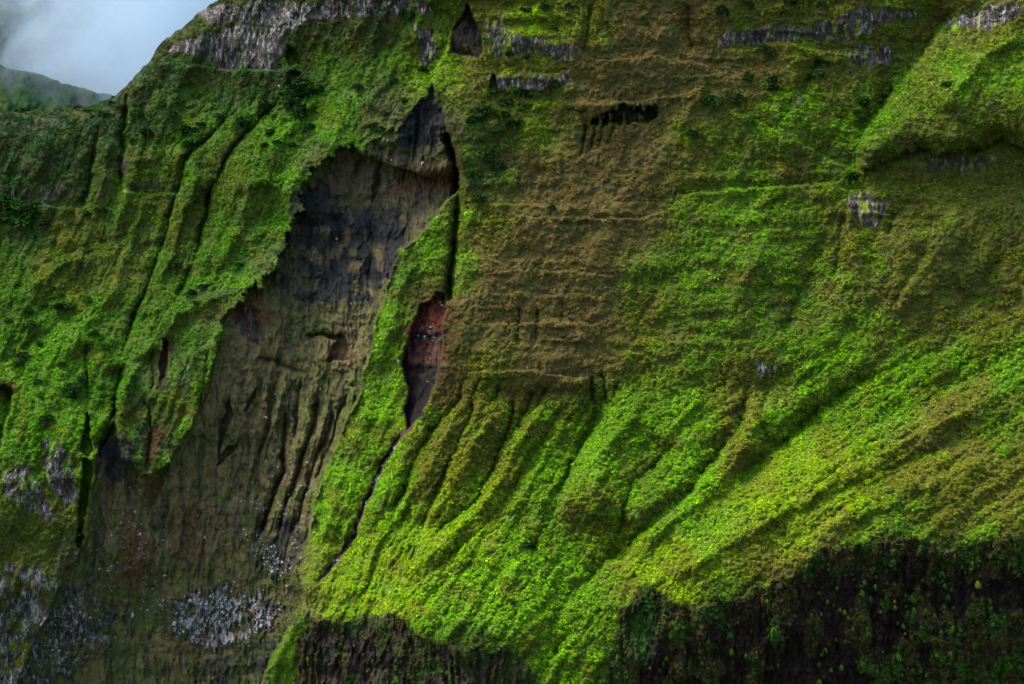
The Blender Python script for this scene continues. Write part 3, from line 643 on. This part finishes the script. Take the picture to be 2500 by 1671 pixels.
# ------------------------------------------------------------------ mountains behind, and the mist that hangs over them
def far_range(name, prof, Dn, depth, amp, seed, cols, label):
    gx2 = np.arange(-700, 900, 4.4); gy2 = np.arange(-560, 330, 4.4)
    X, Y = np.meshgrid(gx2.astype(np.float32), gy2.astype(np.float32))
    pr = np.array(prof, float); top = np.interp(gx2, pr[:, 0], pr[:, 1])[None]+(vn(X/16, X*0+seed, seed)-.5)*8
    h = Y-top
    Dd = Dn+depth*(1-np.clip(h/400, 0, 1))
    a_, b_ = X*.9-Y*.42, X*.42+Y*.9
    Dd = Dd-(ridged(a_/70, b_/300, seed, 4)-.5)*amp-fbm(X/30, Y/30, seed+1, 5)*amp*.35-fbm(X/8, Y/8, seed+2, 3)*amp*.1
    Dd = np.where(h < 0, Dn+depth-h*3.0, Dd); Yv = np.where(h < 0, top-h*.5, Y)
    Vv = np.stack([(X/W-.5)*.5*Dd, Dd, -(Yv/H-.5)*.5*(684/1024)*Dd], -1)
    n_, m_ = X.shape; ii = np.arange(n_*m_, dtype=np.int32).reshape(n_, m_)
    Ff = np.stack([ii[1:, :-1], ii[1:, 1:], ii[:-1, 1:], ii[:-1, :-1]], -1).reshape(-1, 4)
    k = ss(-.25, .3, fbm(X/40, Y/40, seed+3, 4))[..., None]; Cc_ = np.array(cols[0])*(1-k)+np.array(cols[1])*k
    rk = (ss(.15, .4, fbm(X/22, Y/50, seed+4, 4)+(.5*np.exp(-((X-55)/40)**2-((Y-115)/45)**2)-.1)))[..., None]*cols[3]
    Cc_ = Cc_*(1-rk)+np.array(cols[2])*rk
    Cc_ = Cc_*(.6+.8*vn(X/5, Y/5, 2))[..., None]
    me2 = mesh_np(name, Vv.reshape(-1, 3), Ff); add_col(me2, 'cover', Cc_.reshape(-1, 3)); add_f(me2, 'white', np.zeros(n_*m_)); add_f(me2, 'veg', np.ones(n_*m_))
    me2.materials.append(me.materials[0]); o = bpy.data.objects.new(name, me2); COL.objects.link(o); tag(o, label, kind='structure')
far_range('near_foothill', [(-700,90),(-100,135),(0,150),(40,156),(80,165),(120,184),(150,190),(200,203),(265,222),(400,290),(900,600)], 1500, 160, 34, 2,
          [(.016,.045,.012), (.040,.070,.012), (.02,.02,.016), .2], 'green foothill with folded flanks, half veiled by mist')
far_range('distant_mountain', [(-700,-560),(900,-560)], 2150, 700, 90, 4, [(.03,.07,.015), (.06,.12,.012), (.02,.02,.028), .9], 'high mountain with dark rock walls, mostly hidden in cloud')
bm_, bn, bl, bb = mat('cloud_mist'); bn.remove(bb)
pv = N(bn, 'ShaderNodeVolumePrincipled'); out = [x for x in bn if x.type == 'OUTPUT_MATERIAL'][0]
bl.new(pv.outputs[0], out.inputs['Volume']); pv.inputs['Color'].default_value = (.72, .81, .87, 1); pv.inputs['Anisotropy'].default_value = .2
gp = N(bn, 'ShaderNodeNewGeometry'); no = N(bn, 'ShaderNodeTexNoise'); no.inputs['Scale'].default_value = .0052; no.inputs['Detail'].default_value = 6; no.inputs['Roughness'].default_value = .6; no.inputs['Distortion'].default_value = .6
bl.new(gp.outputs['Position'], no.inputs['Vector'])
# thicker towards the right and above
sp = N(bn, 'ShaderNodeSeparateXYZ'); bl.new(gp.outputs['Position'], sp.inputs[0])
def mr_(src, a, b, c, d):
    t = N(bn, 'ShaderNodeMapRange'); bl.new(src, t.inputs[0])
    for i, v in enumerate((a, b, c, d)): t.inputs[i+1].default_value = v
    return t.outputs[0]
def ma_(op, a, b):
    t = N(bn, 'ShaderNodeMath', operation=op)
    for i, v in enumerate((a, b)):
        if hasattr(v, 'node'): bl.new(v, t.inputs[i])
        else: t.inputs[i].default_value = v
    return t.outputs[0]
nn_ = mr_(no.outputs['Fac'], .48, .60, 0, 1)
hx = mr_(sp.outputs['X'], -430, -330, 0, 1); hz = mr_(sp.outputs['Z'], 230, 350, 0, 1)
dn = ma_('MULTIPLY', ma_('ADD', ma_('ADD', ma_('MULTIPLY', nn_, 1.1), ma_('MULTIPLY', hx, .40)), ma_('MULTIPLY', hz, .06)), .0085)
bl.new(dn, pv.inputs['Density'])
def vol_box(name, x0, x1, y0, y1, z0, z1, mt, label):
    v = [(x, y, z) for x in (x0, x1) for y in (y0, y1) for z in (z0, z1)]
    f = [(0,1,3,2),(4,6,7,5),(0,4,5,1),(2,3,7,6),(0,2,6,4),(1,5,7,3)]
    m2 = mesh_np(name, v, f, False); m2.materials.append(mt); o = bpy.data.objects.new(name, m2); COL.objects.link(o); tag(o, label, 'mist', kind='stuff'); return o
vol_box('mist', -1150, -60, 1625, 1900, -60, 760, bm_, 'pale blue cloud and mist drifting over the far mountains')


# ------------------------------------------------------------------ things: dark shrubs, hanging ferns, boulders
def place(px, py, sink=0.0):
    fx = np.array([(px-gx[0])/STEP]); fy = np.array([(py-gy[0])/STEP])
    P_, n_, _, _ = grid_at(fx, fy); p = P_[0]; nn = box_n[int(fy[0]), int(fx[0])]
    return p-nn*sink, nn
box_n = np.stack([box(NRM[..., k], 3) for k in range(3)], -1); box_n /= np.linalg.norm(box_n, axis=-1, keepdims=True)
def copy_thing(src):
    r_ = src.copy(); COL.objects.link(r_)
    for ch in src.children:
        c_ = ch.copy(); COL.objects.link(c_); c_.parent = r_; c_.matrix_parent_inverse = ch.matrix_parent_inverse
    return r_
ORD = ['first', 'second', 'third', 'fourth', 'fifth', 'sixth', 'seventh', 'eighth', 'ninth', 'tenth', 'eleventh', 'twelfth', 'thirteenth', 'fourteenth', 'fifteenth', 'sixteenth', 'seventeenth', 'eighteenth', 'nineteenth', 'twentieth']
# -- shrubs
shrub_leaf = [leaf_material('shrub_leaf_dark', base=(.013, .045, .007)), leaf_material('shrub_leaf_green', base=(.030, .085, .007))]
bark_m, _, _, bk = mat('shrub_bark'); bk.inputs['Base Color'].default_value = (.05, .04, .03, 1); bk.inputs['Roughness'].default_value = .9
def tube(path, rad, sides=6):
    Vs, Fs = [], []
    for k, (p, r_) in enumerate(zip(path, rad)):
        for q in range(sides):
            a_ = q*2*math.pi/sides; Vs.append((p[0]+math.cos(a_)*r_, p[1]+math.sin(a_)*r_, p[2]))
        if k:
            for q in range(sides):
                a0 = (k-1)*sides+q; a1 = (k-1)*sides+(q+1) % sides; Fs.append((a0, a1, a1+sides, a0+sides))
    return Vs, Fs
def make_shrub(seed, mt):
    r_ = random.Random(seed)
    root = bpy.data.objects.new('shrub', None); COL.objects.link(root)
    Vs, Fs = [], []
    for k in range(5):
        a_ = r_.uniform(0, 6.28); x_, y_ = math.cos(a_)*.45, math.sin(a_)*.45
        v_, f_ = tube([(0, 0, -.5), (x_*.2, y_*.2, .15), (x_*.6, y_*.6, .45), (x_, y_, .8)], [.09, .07, .045, .015])
        o_ = len(Vs); Vs += v_; Fs += [tuple(i+o_ for i in q) for q in f_]
    m_ = mesh_np('trunk', Vs, Fs); m_.materials.append(bark_m); t_ = bpy.data.objects.new('trunk', m_); COL.objects.link(t_); t_.parent = root
    Vs, Fs = [], []
    lobes = [(r_.uniform(-.55, .55), r_.uniform(-.55, .55), r_.uniform(.0, .55), r_.uniform(.3, .5)) for _ in range(7)]
    for k in range(700):
        lx, ly, lz, lr = r_.choice(lobes); a_ = r_.uniform(0, 6.28); z_ = r_.uniform(-.5, 1); q_ = math.sqrt(max(0, 1-z_*z_))
        d_ = np.array([math.cos(a_)*q_, math.sin(a_)*q_, z_]); b_ = np.array([lx, ly, lz])+d_*lr*r_.uniform(.6, 1)
        leaf(Vs, Fs, b_, d_+np.array([r_.uniform(-.5, .5), r_.uniform(-.5, .5), r_.uniform(-.2, .4)]), (0, 0, 1.01), r_.uniform(.14, .26), .075, .3)
    m_ = mesh_np('crown', Vs, Fs, False); m_.materials.append(mt); c_ = bpy.data.objects.new('crown', m_); COL.objects.link(c_); c_.parent = root
    return root
SP = [make_shrub(11+k, shrub_leaf[k % 2 if k > 1 else 0]) for k in range(5)]
used = set()
c1 = lambda L: [(x*.336, y*.336, r) for x, y, r in L]
c4 = lambda L: [(x*.336, 516+y*.336, r) for x, y, r in L]
c2 = lambda L: [(779+x*.336, y*.336, r) for x, y, r in L]
c3 = lambda L: [(1558+x*.336, y*.336, r) for x, y, r in L]
SHR = [
 ('below the misty left skyline', c1([(530,735,9),(600,755,9),(710,780,12),(780,645,9),(850,870,14),(890,565,9),(760,700,9),(820,730,9),(640,790,9),(990,445,8),(930,640,10),(1060,560,10)])),
 ('on bright slope beneath grey rock band', c1([(940,790,16),(1170,805,13),(1010,920,14),(1100,720,11),(1340,955,20),(1300,900,16),(1250,570,12),(1500,800,11),(1630,860,17),(1680,830,17),(1810,735,14),(1780,760,10),(900,965,8),(1380,860,10),(1220,700,9),(1290,1000,12)])),
 ('under the dark notch in the grey cliff', c1([(1990,640,22),(2060,610,24),(2130,650,20),(2030,700,22),(2030,790,20),(2070,760,18),(1840,910,11),(2110,890,14),(1960,740,12),(1810,1000,9),(1900,980,9),(2000,1000,9)])),
 ('in the dark thicket at the left edge', c1([(40,1400,22),(110,1420,22),(170,1440,20),(230,1430,18),(60,1500,20),(150,1520,22),(210,1490,18),(300,1530,12),(20,1340,14),(600,1480,11),(690,1440,12)])),
 ('on the broad green left slope', c4([(410,480,10),(430,580,17),(470,570,14),(180,600,10),(210,680,13),(310,560,9),(590,520,12),(60,660,9),(610,180,8),(710,840,12),(640,740,9),(360,440,8)])),
 ('on the lower left green slope', c4([(150,920,17),(120,960,12),(255,1080,11),(500,1130,17),(540,1060,13),(480,1180,12),(310,1340,13),(340,1320,10),(280,820,9),(420,960,8)])),
 ('on the bright rim above the bare hollow', c4([(1190,270,13),(1300,480,12),(1400,430,11),(1340,540,10),(1450,520,8),(1640,280,8)])),
 ('by the narrow crest above the hollow', c2([(560,490,11),(370,560,11),(480,110,12),(230,870,13),(270,900,11),(120,600,10),(430,700,9),(300,780,9)])),
 ('in dark scrub right of the crack', c2([(1040,650,16),(1130,720,17),(1250,660,16),(1190,860,15),(1330,650,14),(1000,780,16),(930,830,15),(1100,800,15),(1250,740,14),(1180,620,13),(1030,1050,15),(900,1210,15),(1080,1150,14),(950,1380,13),(1420,620,12),(1480,595,11),(1060,900,13),(960,740,12),(1000,1100,12)])),
 ('on brown slope above middle ledge', c2([(1400,60,12),(1260,80,11),(1450,200,11),(1580,60,12),(1150,380,10),(1280,400,9),(1450,1430,10),(1800,160,8),(2080,160,7)])),
 ('near top right edge of the wall', c3([(300,90,17),(740,20,18),(460,40,14),(560,340,14),(620,390,12),(980,50,11),(700,90,12),(470,540,13),(380,660,12)])),
 ('around bright patch below pale rocks', c3([(940,450,20),(950,520,15),(620,560,13),(640,620,12),(240,710,17),(200,690,13),(1240,700,15),(470,830,12),(80,930,13),(1200,770,9),(880,540,10),(1180,1230,16),(1810,590,10),(370,700,10)])),
 ('on the lower green slope', [(779+1280*.336,1041.6+640*.336,14),(779+1690*.336,1041.6+790*.336,12),(779+2120*.336,1041.6+1060*.336,20),(779+2110*.336,1041.6+1020*.336,15),(779+1190*.336,1041.6+1020*.336,8),(1580,620,8),(1745,1010,7)])]
form = ['rounded dark green shrub', 'spreading dark green shrub', 'leafy green shrub', 'tall dense green shrub', 'small bushy green shrub']
def put(src_list, used_, k):
    src = src_list[k]
    if k not in used_: used_.add(k); return src
    return copy_thing(src)
for where, L in SHR:
    L = sorted(L)
    for n_, (x_, y_, r_) in enumerate(L):
        k = random.randrange(5); o_ = put(SP, used, k); p, nn = place(x_, y_, 1.2 if 'skyline' in where else -.1-r_*.03)
        R_ = r_*.213*p[1]/1000*1.3
        o_.location = p; o_.scale = (R_*random.uniform(1, 1.35), R_, R_*random.uniform(.75, 1.0)); o_.rotation_euler = (random.uniform(-.1, .3), random.uniform(-.2, .2), random.uniform(0, 6.28))
        o_.name = 'shrub'; tag(o_, f'{form[k]} {where}, {ORD[n_]} from left', 'shrub', 'dark shrubs scattered over the green slopes')
for k in range(5):
    if k not in used:
        for c_ in SP[k].children: bpy.data.objects.remove(c_)
        bpy.data.objects.remove(SP[k])
# -- ferns hanging from the dark cliffs
FC = [(.026, .068, .004), (.014, .044, .006), (.042, .056, .006), (.036, .028, .010)]
fern_m = [leaf_material('hanging_frond', base=c_) for c_ in FC]
CN = ['bright green', 'deep green', 'yellow green', 'dry brownish']
def make_fern(seed, mt, n=34):
    r_ = random.Random(seed); Vs, Fs = [], []
    for k in range(n):
        a_ = r_.uniform(0, 6.28); el = r_.uniform(.2, 1.3); out = np.array([math.cos(a_)*math.cos(el), math.sin(a_)*math.cos(el), math.sin(el)])
        L = r_.uniform(.6, 1.2); w_ = r_.uniform(.03, .055); side_ = np.array([-math.sin(a_), math.cos(a_), 0])
        prev = None
        for q in range(5):
            t_ = q/4; c_ = out*L*t_*.75+np.array([0, 0, -1.25*L*t_*t_]); ww = w_*(.5+1.2*t_*(1.25-t_)*1.6)
            Vs += [c_-side_*ww, c_+side_*ww]
            if q: b_ = len(Vs); Fs.append((b_-4, b_-3, b_-1, b_-2))
    me_ = mesh_np('hanging_fern', Vs, Fs, False); me_.materials.append(mt); return me_
FM = [[make_fern(50+k*4+j, fern_m[k], 64 if j else 44) for j in range(3)] for k in range(4)]
r3 = lambda L: [(1558+x*.336, 1041.6+y*.336, r, k) for x, y, r, k in L]
r2 = lambda L: [(779+x*.336, 1041.6+y*.336, r, k) for x, y, r, k in L]
known = r3([(945,945,8,1),(1005,1000,8,0),(870,890,6,3),(895,1085,8,0),(960,1085,7,0),(780,1100,6,2),(1280,1225,13,0),(1275,1180,8,0),(1180,1185,8,2),(1580,980,14,0),(1550,1080,10,0),(1600,1060,10,0),(1670,1065,10,0),(1730,1100,9,0),(1465,1040,7,2),(1463,1000,6,2),(1365,1070,7,0),(1250,870,8,0),(1240,940,9,0),(1330,900,10,0),(1290,980,11,1),(1410,870,9,1),(1460,880,7,1),(1520,930,7,1),(1780,810,9,0),(1650,855,7,0),(1715,845,8,2),(1800,890,8,0),(1850,920,7,1),(1830,970,9,1),(1120,1070,8,2),(1150,1110,8,2),(1090,1060,8,0),(1800,1030,10,1),(1860,1180,9,0),(1820,1200,9,1),(1780,1210,7,0),(2250,750,10,0),(2210,1110,7,0),(2230,1380,10,0),(640,1200,14,0),(620,1230,10,1),(345,1230,12,1),(350,1340,10,0),(130,1340,7,2),(480,1200,6,3),(250,1310,6,1),(1100,1450,8,0),(1250,1430,8,0),(1240,1480,8,0),(1030,1470,7,0),(990,1330,8,0),(970,1360,7,0),(1480,1380,18,0),(1440,1470,15,3),(1500,1440,14,1),(1750,1360,13,0),(1570,1390,8,1),(1840,1360,9,0),(2000,1290,11,2),(2030,880,12,2),(2000,960,11,3),(950,1550,10,0),(60,1450,7,1),(700,1080,7,0),(2080,1190,9,3),(2130,1250,9,1),(1130,1270,7,1),(1060,1260,7,3),(920,1190,8,1),(1690,1080,8,1),(640,1020,10,0),(600,1050,10,0),(590,1000,9,2),(620,1450,8,1),(670,1440,8,1),(30,1340,6,2),(1150,710,6,0),(970,760,7,1),(1920,760,9,1),(1990,740,8,0)])+\
 r2([(205,1195,6,0),(315,1270,7,0),(385,1350,9,1),(650,1490,7,0),(200,1465,7,0),(550,1400,6,3),(385,1530,14,0),(20,1240,6,0),(720,1500,7,1),(480,1330,6,1),(100,1300,5,3),(10,1290,5,0),(2040,1170,7,0),(2020,1290,7,1),(1970,1370,9,1),(2090,1290,10,0),(2240,1160,10,2),(2260,1230,9,0),(2130,1100,12,1),(1890,1380,10,0),(1700,1250,10,1),(1620,1200,9,3),(1790,1330,11,0)])
tries = 0
while len(known) < 250 and tries < 20000:
    tries += 1
    x_ = random.uniform(700, 2330); y_ = random.uniform(1240, 1560)
    i_, j_ = int((y_-gy[0])/STEP), int((x_-gx[0])/STEP)
    if M_cliff[i_, j_] < .95 or (patch[i_, j_] < .1 and random.random() < .6): continue
    r_ = random.choice((4.5, 5, 5.5, 6.5, 8))
    if all((x_-q[0])**2+(y_-q[1])**2 > (r_+q[2])**2 for q in known): known.append((x_, y_, r_, random.choice((0, 1, 1, 2, 3, 3))))
BX = [(600, 830, 'left end of low dark cliff'), (830, 1000, 'mid low dark cliff'), (1000, 1300, 'right end of low dark cliff'),
      (1300, 1560, 'where right dark cliff begins'), (1560, 1720, 'left of bare purple rock'), (1720, 1870, 'beside bare purple rock'), (1870, 2000, 'right of bare purple rock'),
      (2000, 2110, 'thick of right dark cliff'), (2110, 2220, 'right part of dark cliff'), (2220, 2600, 'near right end of dark cliff')]
groups = {}
for q in known:
    b_ = next(n for x0, x1, n in BX if x0 <= q[0] < x1)
    lv = 'upper' if q[1] < (1470 if q[0] < 1300 else 1340) else ('middle' if q[1] < (1520 if q[0] < 1300 else 1450) else 'lower')
    groups.setdefault((b_, lv, q[3]), []).append(q)
for (b_, lv, k), L in groups.items():
    for n_, (x_, y_, r_, _) in enumerate(sorted(L)):
        p, nn = place(x_, min(y_, 1640), -.3); R_ = r_*.213*p[1]/1000*1.25
        o_ = bpy.data.objects.new('hanging_fern', random.choice(FM[k])); COL.objects.link(o_)
        o_.location = p+np.array([0, -.3, R_*.35]); o_.scale = (R_, R_, R_*random.uniform(.85, 1.15)); o_.rotation_euler = (random.uniform(-.1, .2), random.uniform(-.12, .12), random.uniform(0, 6.28))
        place_w = f', {ORD[min(n_, 19)]} from left' if len(L) > 1 else ''
        tag(o_, f'{CN[k]} fern, {lv} row, {b_}{place_w}', 'fern', 'ferns hanging from the dark cliffs')
# -- boulders and scree
st_m, sn, slk, sb_ = mat('pale_stone'); g_ = N(sn, 'ShaderNodeNewGeometry'); t_ = N(sn, 'ShaderNodeTexNoise'); t_.inputs['Scale'].default_value = .8; t_.inputs['Detail'].default_value = 6
slk.new(g_.outputs['Position'], t_.inputs['Vector']); cr = N(sn, 'ShaderNodeValToRGB'); slk.new(t_.outputs['Fac'], cr.inputs[0])
cr.color_ramp.elements[0].position = .35; cr.color_ramp.elements[0].color = (.10, .10, .11, 1); cr.color_ramp.elements[1].position = .65; cr.color_ramp.elements[1].color = (.26, .255, .25, 1)
slk.new(cr.outputs[0], sb_.inputs['Base Color']); sb_.inputs['Roughness'].default_value = .9
import bmesh
def make_rock(seed, sub=1):
    bm = bmesh.new(); bmesh.ops.create_icosphere(bm, subdivisions=sub, radius=1); r_ = random.Random(seed)
    pl_ = [(np.array([r_.gauss(0, 1) for _ in range(3)]), r_.uniform(.5, .85)) for _ in range(7)]
    for v in bm.verts:
        c_ = np.array(v.co)
        for n_, d_ in pl_:
            n_ = n_/np.linalg.norm(n_); e_ = c_@n_-d_
            if e_ > 0: c_ = c_-n_*e_
        v.co = c_*np.array([1.15, .9, .8])
    me_ = bpy.data.meshes.new('boulder'); bm.to_mesh(me_); bm.free(); me_.materials.append(st_m); return me_
RK = [make_rock(k, 2) for k in range(6)]
BL = [(968,375,4.5,'blocky white boulder on the reddish slope below the pointed dark wedge'),(896,367,3,'small pale boulder left of the white block under the wedge'),(640,198,4,'pale boulder beside the dark notch in the grey cliff'),
 (772,548,3.5,'white stone high in the blue black hollow wall'),(609,958,4,'pale boulder low between the dark streaks of the hollow'),(672,1247,4.5,'pale boulder at the foot of the dark gullies'),
 (645,1290,4,'grey boulder in the scree below the dark gullies'),(690,1280,4,'round boulder by the green spur foot'),(604,1278,4,'boulder on the left side of the upper scree'),(624,1311,5,'flat boulder at the bottom of the upper scree'),
 (552,1150,5,'pinkish boulder alone on the brown hollow floor'),(482,1368,5,'light boulder at the top of the white outcrop'),(436,1378,5,'boulder at the upper left of the white outcrop'),(545,1420,6,'large pale block right of the white outcrop centre'),
 (400,1430,6,'large block at the left end of the white outcrop'),(598,1435,5,'pale block at the right end of the white outcrop'),(303,1410,6,'tan boulder on the scree left of the white outcrop'),(420,1448,5,'slanting tan block low in the white outcrop'),
 (320,1225,4,'small grey boulder on the reddish scree'),(180,1225,5,'pale boulder wedged in the dark slot on the left'),(1142,1487,4,'pale stone on the low dark cliff'),(913,827,4,'orange pale stone on the rim of the red recess'),
 (1012,700,3,'pale stone on the red recess wall'),(690,1115,4,'pale stone between the dark gullies'),(470,1232,4,'pale stone on the brown hollow floor')]
for n_, (x_, y_, r_, lab) in enumerate(BL):
    o_ = bpy.data.objects.new('boulder', RK[n_ % 6]); COL.objects.link(o_); p, nn = place(x_, y_, -.2); R_ = r_*.213*p[1]/1000
    o_.location = p; o_.scale = (R_, R_, R_*random.uniform(.8, 1.2)); o_.rotation_euler = [random.uniform(0, 6.28) for _ in range(3)]
    tag(o_, lab, 'boulder', 'pale boulders on the bare ground')
# loose stones nobody could count
pr = np.zeros(PX.shape, np.float32)
for (cx_, cy_, sx_, sy_, w_) in [(640,1210,45,45,1),(640,1285,35,25,2.0),(590,1180,14,60,1.2),(650,1120,50,60,.35),(510,1400,110,45,1.6),(300,1300,50,120,.35),(60,1400,110,90,.7),(740,600,110,90,.02),(690,1000,90,90,.05),(500,1100,200,200,.015),(980,740,30,60,.45),(850,1150,30,60,.0)]:
    pr += w_*np.exp(-((PX-cx_)/sx_)**2-((PY-cy_)/sy_)**2)
S, d, s_, t = pdist([(900,1020),(875,1065),(852,1120),(828,1170),(790,1252),(762,1292)], 30, .6); pr[S] += 2.5*np.exp(-(d/5)**2)
pr *= np.maximum(np.maximum(M_basin, M_red), bare)*ss(-.3, .5, fbm(QX/18, QY/24, 3, 3))*inframe
pr[-1] = 0; pr[:, -1] = 0; NS = 1800; cdf = np.cumsum(pr.ravel()); pk = np.searchsorted(cdf, rng.random(NS)*cdf[-1]); sy2, sx2 = np.divmod(pk, NX)
sy2 = np.minimum(sy2, NY-2); sx2 = np.minimum(sx2, NX-2); Ps, ns, _, _ = grid_at(sx2+rng.random(NS)*.99, sy2+rng.random(NS)*.99)
base = []; rk_small = make_rock(77, 1); bv = np.array([v.co for v in rk_small.vertices]); bf = np.array([list(p_.vertices) for p_ in rk_small.polygons])
rad = .18+.75*rng.random(NS)**3.5; ang = rng.random((NS, 2))*6.28
ca, sa = np.cos(ang[:, 0]), np.sin(ang[:, 0]); cb_, sb2 = np.cos(ang[:, 1]), np.sin(ang[:, 1])
vx = bv[None, :, 0]*ca[:, None]-bv[None, :, 1]*sa[:, None]; vy = bv[None, :, 0]*sa[:, None]+bv[None, :, 1]*ca[:, None]; vz = bv[None, :, 2]+0*vx
vx, vz = vx*cb_[:, None]-vz*sb2[:, None], vx*sb2[:, None]+vz*cb_[:, None]
SV = np.stack([vx, vy, vz], -1)*rad[:, None, None]*(1+.25*rng.standard_normal((NS, 1, 3)))+Ps[:, None]
SF = bf[None]+(np.arange(NS)*len(bv))[:, None, None]
ms = mesh_np('scree_stones', SV.reshape(-1, 3), SF.reshape(-1, 3), False); ms.materials.append(st_m)
o_ = bpy.data.objects.new('scree_stones', ms); COL.objects.link(o_); tag(o_, 'loose pale stones strewn over the bare hollow', 'scree', kind='stuff')
